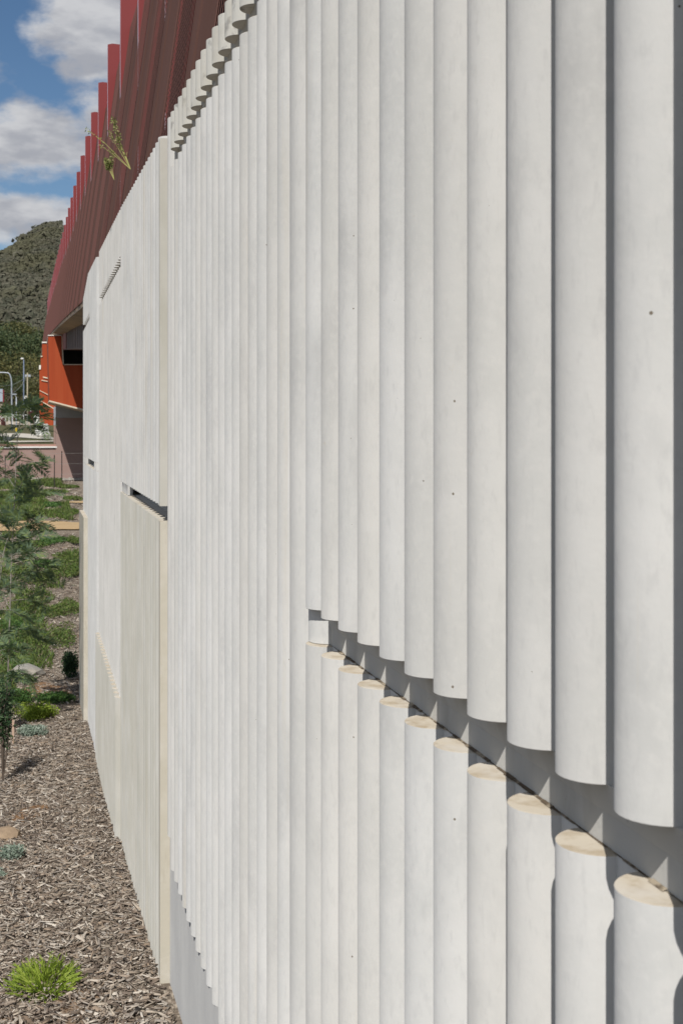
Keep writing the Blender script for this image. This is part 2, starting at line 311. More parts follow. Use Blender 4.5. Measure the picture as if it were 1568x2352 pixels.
band('dirt_track', lambda x: 205, lambda x: 232, -70, 4, M['gravel'], .05, 40, 4)

# hill
def hillz(X, Y):
    t = max(0, Y-420)
    ridge = 137+10*math.exp(-((X-8)/26)**2)-.0005*(X-20)**2*(1 if X < 20 else .25)+5*math.sin(X*.045+1)+3*math.sin(X*.13)
    s = 1-math.exp(-(t/360)**1.35) if t > 0 else 0
    fold = 9*math.sin(X*.02+Y*.008)+5*math.sin(X*.055-Y*.013)
    z = 9+ridge*s*(1 if Y < 1050 else math.exp(-((Y-1050)/700)**2))+fold*s*min(1, t/150)
    return H+max(z, 9) if t > 0 else H+8.9
hx = list(np.concatenate([np.linspace(-2600, -260, 14), np.linspace(-220, 300, 66), np.linspace(340, 2600, 14)]))
hy = list(np.concatenate([np.linspace(419, 1080, 70), np.linspace(1120, 2600, 14)]))
sheet('hill', hx, hy, hillz, M['hill'])
# scrub on the hill: thousands of small crowns that read as one mass
def crowns(n, q, x0, x1, y0, y1, smin, smax):
    X = rng.uniform(x0, x1, n); Y = rng.uniform(y0, y1, n); S = smin+(smax-smin)*rng.random(n)**1.6
    Zc = np.array([hillz(float(a), float(b)) for a, b in zip(X, Y)])+S*.3
    d = rng.normal(0, 1, (n, q, 3)); d /= np.linalg.norm(d, axis=2)[..., None]; d[..., 2] = np.abs(d[..., 2])*.9+.05; d[..., 1] = -np.abs(d[..., 1])
    C = np.stack([X, Y, Zc], 1)[:, None]+d*(S[:, None, None]*np.array((.5, .5, .45)))*rng.uniform(.7, 1, (n, q, 1))
    nn = d+rng.normal(0, .35, d.shape); nn /= np.linalg.norm(nn, axis=2)[..., None]
    a = np.cross(nn, rng.normal(0, 1, d.shape)); a /= np.linalg.norm(a, axis=2)[..., None]; b = np.cross(nn, a)
    r = (S[:, None, None]*rng.uniform(.13, .24, (n, q, 1)))
    V = np.stack([C-a*r-b*r*.6, C+a*r*.8-b*r, C+a*r+b*r*.7, C-a*r*.5+b*r], 2).reshape(-1, 3)
    return V, np.arange(len(V)).reshape(-1, 4)
V1, F1 = crowns(16000, 14, -55, 65, 425, 1060, 1.5, 4.2); V2, F2 = crowns(2500, 10, -400, 400, 425, 1060, 4, 8)
VV = np.concatenate([V1, V2]); FF = np.concatenate([F1, F2+len(V1)])
def npmesh(name, VV, FF, m):
    me = bpy.data.meshes.new(name); me.vertices.add(len(VV)); me.vertices.foreach_set('co', VV.ravel())
    me.loops.add(FF.size); me.loops.foreach_set('vertex_index', FF.ravel().astype(np.int32)); me.polygons.add(len(FF)); me.polygons.foreach_set('loop_start', np.arange(0, FF.size, 4, dtype=np.int32))
    me.update(calc_edges=True); me.validate(); me.materials.append(m); return me
tag(link('hill_scrub', npmesh('hill_scrub', VV, FF, M['hilltree'])), 'olive and grey scrub covering the far hill', 'scrub', kind='stuff')

# ------------------------------------------------------------------ the ribbed concrete wall
D = .6*CT                                 # plane of the valleys between the ribs
DEP, RAD = .044, .048                     # rib projection and radius
X0 = D
def rib_mesh(name, height, ms, proud=0.0, width=0.0, n=14):
    """half-round cast rib: local origin at the foot, -X is outward; material 1 is the end faces"""
    a0 = math.acos((RAD-DEP)/RAD); prof = []
    for i in range(n+1):
        a = -a0+2*a0*i/n
        prof.append(((RAD-DEP)-RAD*math.cos(a)-proud, RAD*math.sin(a)+(width/2 if a > 1e-6 else -width/2 if a < -1e-6 else 0)))
    back = .012
    loop = [(back, prof[0][1])]+prof+[(back, prof[-1][1])]
    m = len(loop); b = min(.0010, height*.1); mb = MB()
    def ins(k): return [(x+(k*.9 if 0 < i < m-1 else 0), y*(1-k/.06)) for i, (x, y) in enumerate(loop)]
    for z, k in ((0, b), (b, 0), (height-b, 0), (height, b)): mb.v += [(x, y, z) for x, y in ins(k)]
    for l in range(3):
        for i in range(m-1):
            mb.f.append((l*m+i, l*m+m+i, l*m+m+i+1, l*m+i+1)); mb.m.append(1 if l == 2 else 0)
    mb.f.append(tuple(range(m))); mb.m.append(0)
    mb.f.append(tuple(reversed(range(3*m, 4*m)))); mb.m.append(1)
    me = mb.mesh(name, ms)
    bm = bmesh.new(); bm.from_mesh(me); bmesh.ops.recalc_face_normals(bm, faces=bm.faces)
    for f_ in bm.faces: f_.smooth = (len(f_.verts) == 4)
    for e in bm.edges:
        if len(e.link_faces) == 2 and e.link_faces[0].normal.angle(e.link_faces[1].normal, 0) > R(35): e.smooth = False
    bm.to_mesh(me); bm.free(); return me
def ztop(Y): return H+float(np.interp(Y, [0, 3.5, 6.05, 8.33, 11.2], [1.10, 1.232, 1.306, 1.415, 1.51]))
cache = {}
def add_ribs(parent, loc, ys, z0, z1, mk='conc', proud=0.0, joined=False, top=False, width=0.0):
    if joined:
        bigv = MB()
        for y in ys:
            a = z0(y) if callable(z0) else z0; b = z1(y) if callable(z1) else z1
            me = rib_mesh('tmp', b-a, M[mk], proud, width, 8)
            bigv.add([(v.co.x+X0, v.co.y+y, v.co.z+a) for v in me.vertices], [tuple(p.vertices) for p in me.polygons])
            bigv.m[-len(me.polygons):] = [p.material_index for p in me.polygons]; bpy.data.meshes.remove(me)
        o = local(bigv, loc).build('ribs', [M[mk], M['cap']], parent); tag(o, kind='stuff')
        return
    for y in ys:
        a = z0(y) if callable(z0) else z0; b = z1(y) if callable(z1) else z1
        key = (round(b-a, 3), mk, proud, width, top)
        if key not in cache: cache[key] = rib_mesh('rib', b-a, [M[mk], M['conc_top'] if top else M['cap']], proud, width)
        link('rib', cache[key], parent, (X0-loc[0], y-loc[1], a-loc[2]))
def backing(parent, loc, y0, y1, zb, zt, slots, mk='conc', deep=0.0):
    """slab behind the ribs; a slot is a chase cut deeper into it between two heights"""
    mb = MB(); z = zb; xi = X0+.24
    for (s0, s1, ya, yb) in sorted(slots):
        mb.box(X0, xi, y0, y1, z, s0)
        mid = s0+(s1-s0)*.5
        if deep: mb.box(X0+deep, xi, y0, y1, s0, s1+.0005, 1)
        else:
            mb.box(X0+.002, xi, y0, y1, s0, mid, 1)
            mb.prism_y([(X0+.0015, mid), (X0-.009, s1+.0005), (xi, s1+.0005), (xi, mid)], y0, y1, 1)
        z = s1+.0005
    mb.box(X0, xi, y0, y1, z, zt)
    tmp = local(mb, loc).build('panel', [M[mk], M['recess']]); parent.data = tmp.data; bpy.data.objects.remove(tmp)
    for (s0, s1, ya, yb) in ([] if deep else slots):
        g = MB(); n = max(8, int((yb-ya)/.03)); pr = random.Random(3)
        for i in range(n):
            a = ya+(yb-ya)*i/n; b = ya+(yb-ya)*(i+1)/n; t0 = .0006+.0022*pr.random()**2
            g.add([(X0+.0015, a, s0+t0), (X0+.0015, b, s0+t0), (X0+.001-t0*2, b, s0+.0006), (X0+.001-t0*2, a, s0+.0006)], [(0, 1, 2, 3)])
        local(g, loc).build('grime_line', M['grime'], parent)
def blockpart(parent, loc, y0, y1, z0, z1, proud, mk, name='end_block'):
    b = .003; mb = MB(); x = X0-proud
    mb.add([(x+b, y0, z0), (x, y0+b, z0), (x, y1-b, z0), (x+b, y1, z0), (X0-.0004, y1, z0), (X0-.0004, y0, z0),
            (x+b, y0, z1), (x, y0+b, z1), (x, y1-b, z1), (x+b, y1, z1), (X0-.0004, y1, z1), (X0-.0004, y0, z1)],
           [(i, (i+1) % 6, (i+1) % 6+6, i+6) for i in range(6)]+[(5, 4, 3, 2, 1, 0)])
    mb.add([mb.v[i] for i in range(6, 12)], [(0, 1, 2, 3, 4, 5)], 1)
    local(mb, loc).build(name, [M[mk], M['cap']], parent)
ZB = H-3.6
wall = empty('ribbed_wall', 'long pale concrete wall of rounded vertical ribs beside the mulch bed', 'wall', (X0, 7, ZB))
def panel(label, loc):
    o = link('panel', bpy.data.meshes.new('panel'), wall, Vector(loc)-wall.location); o['label'] = label; return o
# panel A: beside the camera, with the long open slot
SA0, SA1 = H-.441, H-.369
la = Vector((X0, 1.3, ZB)); pa = panel('pale ribbed concrete panel with a long open slot and broad round ribs', la)
ya = [2.553-.1433*k for k in range(19)]
backing(pa, la, -.15, 2.628, ZB, H+1.05, [(SA0, SA1, -.1, 2.5)])
add_ribs(pa, la, ya, SA1, ztop); add_ribs(pa, la, ya, ZB, SA0)
add_ribs(pa, la, [2.574], SA0+.0005, SA1-.0005, proud=-.010)
# panel B: slot under its top edge, hangs over the plinth
SB0, SB1 = H+1.060, H+1.132; ZBB = H-1.795
lb = Vector((X0, 4.0, ZBB)); pb = panel('white ribbed concrete panel hanging above the flat grey plinth', lb)
yb = [2.866+.1385*k for k in range(17)]+[5.215]
backing(pb, lb, 2.632, 5.375, ZBB-.004, H+1.15, [(SB0, SB1, 2.65, 5.2)])
add_ribs(pb, lb, yb, ZBB, SB0); add_ribs(pb, lb, yb, SB1, ztop, 'conc_top', 0, False, True)
add_ribs(pb, lb, [2.710], ZBB, SB0, width=.024); add_ribs(pb, lb, [2.710], SB1, ztop, 'conc_top', width=.024, top=True)
add_ribs(pb, lb, [5.335], ZBB+.10, ztop, width=.01)
pl = MB(); pl.box(X0-.003, X0+.2, -.15, 5.643, ZB-.1, ZBB-.006); pl.box(X0+.02, X0+.2, 5.377, 5.643, ZBB-.006, H+1.1)
tag(local(pl, wall.location).build('plinth', M['plinth'], wall), 'smooth grey cement plinth exposed under the stepped rib ends')
# panel C
SC0, SC1 = H-.412, H-.345
lc = Vector((X0, 6.9, ZB)); pc = panel('ribbed concrete panel with toothed dark slot, yellower and darker below it', lc)
ycn = [5.755+.1342*k for k in range(20)]
backing(pc, lc, 5.645, 8.375, ZB, H+1.26, [(SC0, SC1, 5.7, 8.2)], deep=.05)
add_ribs(pc, lc, ycn, SC1, ztop, top=True); add_ribs(pc, lc, ycn, ZB, SC0, 'conc_yellowish')
blockpart(pc, lc, 5.645, 5.69, SC1, H+1.272, .046, 'conc_yellowish', 'end_face'); blockpart(pc, lc, 5.645, 5.69, ZB, SC0, .046, 'strip', 'end_face')
blockpart(pc, lc, 7.85, 8.37, SC0+.0005, SC1-.0005, .030, 'conc')
# panel D
SD0, SD1 = H+1.045, H+1.112; ZD = H-1.755
ld = Vector((X0, 9.8, ZB)); pd = panel('ribbed concrete panel with high toothed slot and proud lower half', ld)
yd = [8.46+.139*k for k in range(20)]
backing(pd, ld, 8.385, 11.19, ZB, H+1.38, [(SD0, SD1, 8.4, 11.1)])
add_ribs(pd, ld, yd, SD1, ztop, joined=True); add_ribs(pd, ld, yd, ZD, SD0, joined=True, mk='conc')
blockpart(pd, ld, 8.39, 11.18, ZB, ZD-.001, .034, 'conc_yellowish', 'lower_slab')
add_ribs(pd, ld, yd, ZB, ZD, joined=True, mk='conc_yellowish', proud=.030)
# panel E: far end of the wall, set a little proud of its neighbour
SE0, SE1 = H-.378, H-.305; SF0, SF1 = H+1.05, H+1.12; ZE = H-.90
le = Vector((X0, 13, ZB)); pe = panel('finely ribbed end panel with one short dark window slot', le)
ye = [11.28+.139*k for k in range(22)]
def ztopE(Y): return H+float(np.interp(Y, [11.2, 12.95, 13.8, 14.3], [1.474, 1.53, 1.445, 1.40]))
PRD = .02; X0 -= PRD
mbk = MB()
for (z0_, z1_) in ((ZB, SE0), (SE1, H+1.36)): mbk.box(X0, X0+.24, 11.195, 14.32, z0_, z1_)
mbk.box(X0, X0+.24, 11.195, 11.7, SE0, SE1); mbk.box(X0, X0+.24, 13.6, 14.32, SE0, SE1); mbk.box(X0+.2, X0+.24, 11.7, 13.6, SE0, SE1)
tmp = local(mbk, le).build('panel', M['conc']); pe.data = tmp.data; bpy.data.objects.remove(tmp)
add_ribs(pe, le, ye[:10], SE1, ztopE, joined=True); add_ribs(pe, le, ye[10:], SF1, ztopE, joined=True); add_ribs(pe, le, ye[10:], SE1, SF0, joined=True)
add_ribs(pe, le, ye, ZB, SE0, joined=True)
add_ribs(pe, le, [y for y in ye if not 11.66 < y < 13.63], SE0+.0005, SE1-.0005, joined=True)
blockpart(pe, le, 13.05, 14.33, ZB, ZE, .081, 'strip', 'lower_slab')
X0 += PRD

# ------------------------------------------------------------------ the bridge
def rise(Y): t = Y-16.5; return .063*t-.00012*t*t
def scrX(zr): return .455+.14*(zr-.4)       # leaning screen: offset for a height over the ramp line
ZR0, ZR1 = 1.62, 4.57
br = empty('footbridge', 'footbridge deck with beige edge and shaded grey brown girder', 'bridge', (2, 16, H))
lbr = br.location
def sweep(mb, poly, y0, y1, n, mi=0):
    """(x, z over ramp line) polygon swept along the rising bridge"""
    k = len(poly); o = len(mb.v)
    for i in range(n+1):
        y = y0+(y1-y0)*i/n
        for (x, z) in poly: mb.v.append((x, y, H+z+rise(y)))
    for i in range(n):
        for j in range(k):
            a = o+i*k+j; b = o+i*k+(j+1) % k; mb.f.append((a, b, b+k, a+k)); mb.m.append(mi)
    mb.f.append(tuple(o+j for j in range(k))); mb.m.append(mi); mb.f.append(tuple(o+n*k+j for j in reversed(range(k)))); mb.m.append(mi)
    return mb
local(sweep(MB(), [(1.05, 1.68), (4.2, 1.68), (4.2, 1.95), (1.05, 1.95)], 3, 130, 40), lbr).build('deck_slab', M['deck'], br)
local(sweep(MB(), [(.645, 1.56), (1.06, 1.50), (1.06, 1.63), (.645, 1.63)], 15.0, 130, 40), lbr).build('deck_edge', M['soffit'], br)
local(sweep(MB(), [(1.0, .98), (3.6, .98), (3.6, 1.66), (1.0, 1.66)], 15.2, 130, 40), lbr).build('girder', M['girder'], br)
for k in range(26):
    y = 17+k*1.25; local(MB().box(.985, 1.0, y, y+.05, H+1.0+rise(y), H+1.6+rise(y)), lbr).build('stiffener', M['girder'], br)
local(sweep(MB(), [(.97, 1.0), (.998, 1.0), (.998, 1.6), (.97, 1.6)], 41, 47.2, 4), lbr).build('girder_end_plate', M['girder_red'], br)
# leaning screens, one bay after another: folded plate plus welded mesh
PER = 2.2
def bay_pt(Y, zr, off=0.0): return (scrX(zr)+off, Y, H+zr+rise(Y))
nb_ = 0
k0 = -2
for k in range(k0, 52):
    ym = 7.5+PER*k                       # far edge of the mesh strip
    ya_, yb_ = ym-1.10, ym+PER-1.10      # mesh ya_..ym, plate ym..yb_
    if ya_ < 2.6: ya_ = 2.6
    if ym < 2.7: continue
    lab = 'rust brown leaning screen bay with wire mesh strip, above the ribbed wall' if ym < 15 else 'rust brown leaning screen bay on the open bridge span'
    p = empty('screen_bay', lab, 'screen', bay_pt(ym, ZR0), 'leaning screen bays along the footbridge'); lp = p.location
    mb = MB(); nseg = 6
    offs = [0, -.003, -.003, .004, .004, -.003, -.003, 0]
    ys = [ym, ym+.02, ym+.38, ym+.44, ym+.74, ym+.80, yb_-.02, yb_]
    for i in range(len(ys)-1):
        q = [bay_pt(ys[i], ZR0, offs[i]), bay_pt(ys[i+1], ZR0, offs[i+1]), bay_pt(ys[i+1], ZR1, offs[i+1]), bay_pt(ys[i], ZR1, offs[i])]
        mb.add(q+[(a+.006, b, c) for a, b, c in q], [(0, 1, 2, 3), (7, 6, 5, 4), (3, 2, 6, 7), (0, 4, 5, 1)])
    local(mb, lp).build('plate', M['brown'], p, fix=False)
    # mesh wires: 76 x 12.7 mm welded mesh near by, coarser beyond where it cannot be told apart
    dzw, dyw, rw = (.034, .0765, .0019) if ym < 16 else (.05, .09, .006) if ym < 34 else (.2, .2, .014)
    mb = MB(); n = int((ZR1-ZR0)/dzw)
    def wire(a, b, r):
        a = Vector(a); b = Vector(b); d = (b-a).normalized(); u = Vector((-1, 0, .14)).normalized(); v = d.cross(u).normalized()
        vv = []
        for q in (a, b): vv += [q+u*r, q+(v*.87-u*.5)*r, q-(v*.87+u*.5)*r]
        mb.add(vv, [(0, 1, 4, 3), (1, 2, 5, 4), (2, 0, 3, 5)])
    for i in range(n+1):
        z = ZR0+i*dzw; wire(bay_pt(ya_, z), bay_pt(ym, z), rw)
    y = ya_
    while y < ym:
        wire(bay_pt(y, ZR0, -.006), bay_pt(y, ZR1, -.006), rw*.8); y += dyw
    local(mb, lp); me = mb.mesh('mesh_wires', M['mesh']); link('mesh_wires', me, p)
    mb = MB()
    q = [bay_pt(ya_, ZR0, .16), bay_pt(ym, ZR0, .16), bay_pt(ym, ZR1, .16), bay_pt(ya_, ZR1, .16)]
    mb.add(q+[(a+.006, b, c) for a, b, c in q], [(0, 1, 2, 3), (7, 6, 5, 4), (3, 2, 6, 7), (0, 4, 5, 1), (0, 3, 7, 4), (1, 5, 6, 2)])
    local(mb, lp).build('dark_backing', M['inner'], p, fix=False)
# red vertical fins
XF = .925; FP = 2.49
for k in range(36):
    y = 16.8-FP*3+FP*k
    if y > 96: break
    zt = H+4.97+.063*(y-16.7)-.00012*(y-16.7)**2; zb = H+ZR0+rise(y)+.15
    lab = 'tall bright red steel fin standing through the brown screen'
    o = empty('steel_fin', lab, 'fin', (XF, y, zb), 'red steel fins along the footbridge')
    mb = MB(); mb.prism_y([(XF+.004, zb), (XF+.62, zb), (XF+.62, zt-.03), (XF+.06, zt), (XF+.004, zt-.015)], y, y+.045)
    local(mb, o.location).build('blade', M['red'], o)
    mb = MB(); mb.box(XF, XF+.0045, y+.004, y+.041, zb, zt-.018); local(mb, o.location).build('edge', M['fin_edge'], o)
# weed rooted in the screen joint
def weed(x, y, Z, stems, label, seed):
    rr = random.Random(seed); p = at(x, y, Z); root = empty('weed', label, 'weed', p); st = MB(); lf = MB()
    for (dx, dy, nl) in stems:
        q = at(x+dx, y+dy, Z); mid = p.lerp(q, .5)+Vector((-.02, 0, .02+.02*rr.random()))
        pts = [p.lerp(mid, .5), mid, mid.lerp(q, .5), q]; pts = [p]+pts
        st.tube(pts, [.0024, .0022, .002, .0016, .0009], 4)
        for _ in range(nl):
            t = rr.uniform(.45, 1.03); i = min(3, int(t*4)); c = pts[i].lerp(pts[i+1], min(1.1, t*4-i))
            for _k in range(3):
                v = Vector((rr.gauss(0, 1), rr.gauss(0, 1), rr.gauss(0, 1))).normalized(); b = v.orthogonal().normalized(); s = rr.uniform(.007, .016)
                c2 = c+v*.012; lf.add([c2-b*s*.35, c2+v*s, c2+b*s*.35, c2-v*s*.4], [(0, 1, 2, 3)])
    local(st, p).build('stem', M['weedstem'], root); local(lf, p).build('foliage', M['weed'], root, fix=False)
weed(300, 388, 8.7, [(-42, -115, 16), (-70, -55, 10), (-105, -95, 12), (-8, -40, 2), (-30, -70, 20), (-38, -112, 40), (-50, -90, 14)], 'thin straggling yellow green weed sprouting from the brown screen', 1)
weed(262, 412, 8.9, [(-18, -45, 50), (-6, -40, 44), (-2, -60, 24), (-14, -30, 36)], 'small bushy weed with buff seed heads hanging on the brown screen', 2)

# ------------------------------------------------------------------ pier, orange cladding and pink walls
YP = on_Y(120, 900, 1).y*0+49.3
def poly_Y(pts, Y): return [(on_Y(x, y, Y).x, on_Y(x, y, Y).z) for x, y in pts]
Yc = 45.6
pier = empty('bridge_pier', 'bridge pier of bare grey concrete over dusty pink render', 'pier', (1.6, 49.4, H-1.95)); lpr = pier.location
ps = poly_Y([(128.5, 925), (330, 925), (330, 959.5), (128.5, 959.5)], 49.0)
pk = poly_Y([(128.5, 959.5), (330, 959.5), (330, 1112), (128.5, 1112)], 49.0)
local(MB().prism_y(ps, 49.0, 49.9), lpr).build('pier_head', M['grey'], pier); local(MB().prism_y(pk, 48.99, 49.91), lpr).build('pier_wall', M['pink'], pier)
ch = empty('orange_crosshead', 'big orange red steel crosshead with notched top holding the girder', 'crosshead', (1.3, 45.6, H+.5)); lch = ch.location
pts = [(110.5, 771), (140.5, 771), (143.5, 838), (330, 838), (330, 975), (113.5, 919)]
local(MB().prism_y(poly_Y(pts, Yc), Yc, 49.9), lch).build('face_plate', M['orange'], ch)
def rim(p, q, t=.05, mk='trim', y0=Yc-.03, y1=49.93, par=ch, lo=lch, name='edge_flange'):
    a = on_Y(*p, Yc); b = on_Y(*q, Yc); d = Vector((b.x-a.x, 0, b.z-a.z)).normalized(); nrm = Vector((-d.z, 0, d.x))
    P = [(a.x, a.z), (b.x, b.z), (b.x+nrm.x*t, b.z+nrm.z*t), (a.x+nrm.x*t, a.z+nrm.z*t)]
    local(MB().prism_y(P, y0, y1), lo).build(name, M[mk], par)
rim((110, 771), (141, 771), .03, 'whitecap'); rim((330, 838), (144, 838), -.03, 'trim'); rim((141, 772), (144, 838), .035, 'trim')
rim((113, 919), (330, 975.5), -.05, 'trim'); 
# near-black block stands in for the shadow gap between crosshead and girder
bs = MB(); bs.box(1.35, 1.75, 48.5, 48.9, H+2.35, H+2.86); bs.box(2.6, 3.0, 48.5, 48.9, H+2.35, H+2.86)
bb = tag(MB().box(1.02, 3.5, 49.3, 49.9, H+2.3, H+3.05).build('girder_shadow_block', M['dark']), 'near-black block for the shadow under the girder behind the orange crosshead', 'shadow block')
# second and third orange crossheads further along
Y2 = 61.0
c2 = empty('orange_crosshead', 'stepped orange red crosshead further along, with small cream ledges', 'crosshead', (1.0, Y2, H+.8)); l2 = c2.location
pts = [(97, 787), (125, 787), (150, 960), (122, 938), (91, 919), (90.4, 840), (93.6, 840), (93.6, 819), (96.9, 819)]
pz = poly_Y(pts, Y2); local(MB().prism_y(pz, Y2, Y2+.8), l2).build('face_plate', M['orange'], c2)
for (xa, xb, ya2, yb2, mk) in [(96.5, 111, 784.6, 787.5, 'whitecap'), (93.4, 97.5, 816.8, 819.4, 'trim'), (89.6, 93.9, 838.5, 848, 'whitecap')]:
    q = poly_Y([(xa, ya2), (xb, ya2), (xb, yb2), (xa, yb2)], Y2); local(MB().prism_y(q, Y2-.05, Y2+.83), l2).build('ledge', M[mk], c2)
for pq in [[(98.8, 864.5), (110, 867), (110, 869.5), (98.8, 867.5)], [(95, 872), (110, 875), (110, 877), (95, 873.8)], [(91, 896), (112, 906.5), (112, 908.3), (91, 897.6)], [(91, 918), (124, 937.5), (124, 939.5), (91, 920)]]:
    q = poly_Y(pq, Y2); local(MB().prism_y(q, Y2-.06, Y2+.02), l2).build('ledge', M['trim'], c2)
Y3 = 78.0
c3 = empty('orange_crosshead', 'low orange red pier base beside the white rock slope', 'crosshead', (1.0, Y3, H-.6)); l3 = c3.location
local(MB().prism_y(poly_Y([(91, 920), (98, 920), (98, 936), (124, 938), (124, 980), (90.5, 968)], Y3), Y3, Y3+1.2), l3).build('face_plate', M['orange'], c3)
ps = poly_Y([(123.4, 934), (128.4, 934), (128.4, 977), (123.4, 977)], 51.0); pk = poly_Y([(123.4, 977), (128.4, 977), (128.4, 1040), (123.4, 1040)], 51.0)
pr2 = empty('concrete_column', 'slim grey column with pink foot behind the pier', 'column', (.9, 51, H-1)); lr2 = pr2.location
local(MB().prism_y(ps, 51, 51.5), lr2).build('shaft', M['galv'], pr2); local(MB().prism_y(pk, 50.99, 51.5), lr2).build('foot', M['pink'], pr2)
rw = empty('retaining_wall', 'low dusty pink retaining wall with pale coping running past the pier', 'wall', (-6, 49.15, H-2)); lrw = rw.location
local(MB().box(-40, .835, 49.05, 49.4, H-2.3, H-.72), lrw).build('wall_face', M['pink'], rw)
local(MB().box(-40, .835, 49.0, 50.3, H-.72, H-.62), lrw).build('coping', M['pinktop'], rw)
local(MB().box(-40, .835, 48.985, 49.0, H-.755, H-.70), lrw).build('white_line', M['white'], rw)
# kerb of loose stones at the wall foot
rr = random.Random(5)
def rock(name, c, sx, sy, sz, m, seed, label=None, cat='rock', group=None, sub=2):
    bm = bmesh.new(); bmesh.ops.create_icosphere(bm, subdivisions=sub, radius=1)
    for v in bm.verts:
        n = mnoise.noise(v.co*1.3+Vector((seed*3.7, seed, 0)))*.35+mnoise.noise(v.co*3+Vector((seed, 0, 0)))*.12
        v.co *= 1+n; v.co.x *= sx; v.co.y *= sy; v.co.z = max(v.co.z, -.45)*sz
    me = bpy.data.meshes.new(name); bm.to_mesh(me); bm.free(); me.materials.append(m)
    o = link(name, me, None, c); tag(o, label, cat, group); o.rotation_euler.z = seed*1.3; return o
def stones(name, n, fn, smin, smax, m, label, cat):
    mb = MB()
    for i in range(n):
        c, s = fn(), rr.uniform(smin, smax); P = []
        for d in ((1,0,0),(-1,0,0),(0,1,0),(0,-1,0),(0,0,1),(0,0,-1)):
            P.append((c[0]+d[0]*s*rr.uniform(.6,1.1), c[1]+d[1]*s*rr.uniform(.6,1.1), c[2]+d[2]*s*rr.uniform(.5,.9)))
        mb.add(P, [(0,2,4),(2,1,4),(1,3,4),(3,0,4),(2,0,5),(1,2,5),(3,1,5),(0,3,5)])
    me = mb.mesh(name, m); return tag(link(name, me), label, cat, kind='stuff')
def f_(): x = rr.uniform(-.3, 3.2); y = rr.uniform(48.3, 48.9); return (x, y, gz(x, y)+.03)
stones('foot_gravel', 420, f_, .03, .10, M['rock'], 'grey stones strewn along the foot of the pink pier', 'gravel')
def f_():
    t = rr.random(); s = rr.random(); p = at(80+6*t+(26-2*t)*s, 957+43*t-6*s*(1-t), 92-32*t); return (p.x, p.y, p.z)
stones('rock_pitching', 900, f_, .07, .16, M['beach'], 'white broken rock covering the slope beside the orange pier', 'rocks')
# wire fence by the pink wall
for k, (px_, pya, pyb) in enumerate([(125, 1045, 1112), (142, 1036, 1100), (12, 1045, 1122)]):
    a = at(px_, pyb, 43+k*1.5); b = at(px_, pya, 43+k*1.5); a.z = gz(a.x, a.y)-.1
    tag(MB().tube([a, b], .018, 5).build('fence_picket', M['steelpost']), 'thin dark steel picket in front of the pink wall', 'fence post', 'fence pickets before the pink wall')
a = at(5, 1060, 44.5); 
mb = MB()
for zz in (-.9, -1.25, -1.6): mb.tube([(-6, 44.3, H+zz), (1.6, 44.3, H+zz+.03)], .004, 4)
tag(mb.build('fence_wire', M['wire']), 'fine fence wires strung in front of the pink wall', 'fence')

# ------------------------------------------------------------------ street things beyond
lp_ = empty('street_lamp', 'tall galvanised street lamp with curved outreach arm beside the road', 'street lamp', at(27.8, 990, 165)); o0 = lp_.location.copy(); o0.z = gz(o0.x, o0.y); lp_.location = o0
top = at(26.5, 880, 165)
arc = [at(26.5-6*(1-math.cos(t))*1.6-8*math.sin(t)*0, 880-24*math.sin(t), 165) for t in np.linspace(0, math.pi/2, 9)]
arc += [at(8, 855.5, 165), at(-10, 855, 165), at(-22, 856, 165)]
local(MB().tube([o0, o0.lerp(top, .5), top]+arc[1:], [.13, .11, .09]+[.08]*(len(arc)-1), 8), o0).build('pole', M['galv'], lp_, smooth=True)
h0 = at(-26, 857, 165); local(MB().box(h0.x-.6, h0.x+.3, h0.y-.15, h0.y+.15, h0.z-.08, h0.z+.1), o0).build('lamp_head', M['galv'], lp_)
def pole(name, x, ybase, ytop, Z, r, m, label, cat, sink=.3):
    a = at(x, ybase, Z); b = at(x, ytop, Z); a.z = min(a.z, gz(a.x, a.y) if a.y < 420 else a.z)-sink; e = empty(name, label, cat, a)
    local(MB().tube([a, a.lerp(b, .5), b], [r*1.15, r, r*.85], 8), a).build('pole', m, e, smooth=True); return e, a, b
e, a, b = pole('street_lamp', 54.5, 938, 826, 210, .10, M['bluepole'], 'slim blue grey lamp post topped by a white globe lamp', 'street lamp')
c = at(51, 823.5, 210); bm = bmesh.new(); bmesh.ops.create_uvsphere(bm, u_segments=12, v_segments=8, radius=.22); me = bpy.data.meshes.new('lamp_globe'); bmesh.ops.scale(bm, vec=(1.25, 1.25, .7), verts=bm.verts); bm.to_mesh(me); bm.free(); me.materials.append(M['white']); link('lamp_globe', me, e, c-a)
local(MB().tube([b, c+Vector((0, 0, -.05))], .05, 5), a).build('arm', M['bluepole'], e)
c = at(59, 912, 210); local(MB().box(c.x-.2, c.x+.2, c.y-.15, c.y+.15, c.z-.25, c.z+.2), a).build('floodlight', M['white'], e)
e, a, b = pole('power_pole', 63, 945, 856, 230, .13, M['timber'], 'weathered timber power pole carrying wires across the trees', 'power pole')
c = at(63, 862, 230); local(MB().box(c.x-.45, c.x+.55, c.y-.08, c.y+.08, c.z-.25, c.z+.15), a).build('crossarm', M['galv'], e)
for (xa, ya_2, Za, sag) in [(-25, 885, 120, 6), (-25, 892, 120, 14), (150, 866, 320, 1)]:
    q = at(xa, ya_2, Za); mb = MB(); mb.tube([c.lerp(q, t)-Vector((0, 0, sag*.12*math.sin(math.pi*t))) for t in np.linspace(0, 1, 9)], .028, 4)
    tag(mb.build('power_line', M['wire']), 'thin overhead wire slung from the timber power pole', 'wire', 'overhead wires from the power pole')
e, a, b = pole('path_light', 37.5, 1002, 912, 96, .05, M['galv'], 'thin grey path light pole with yellow band', 'path light')
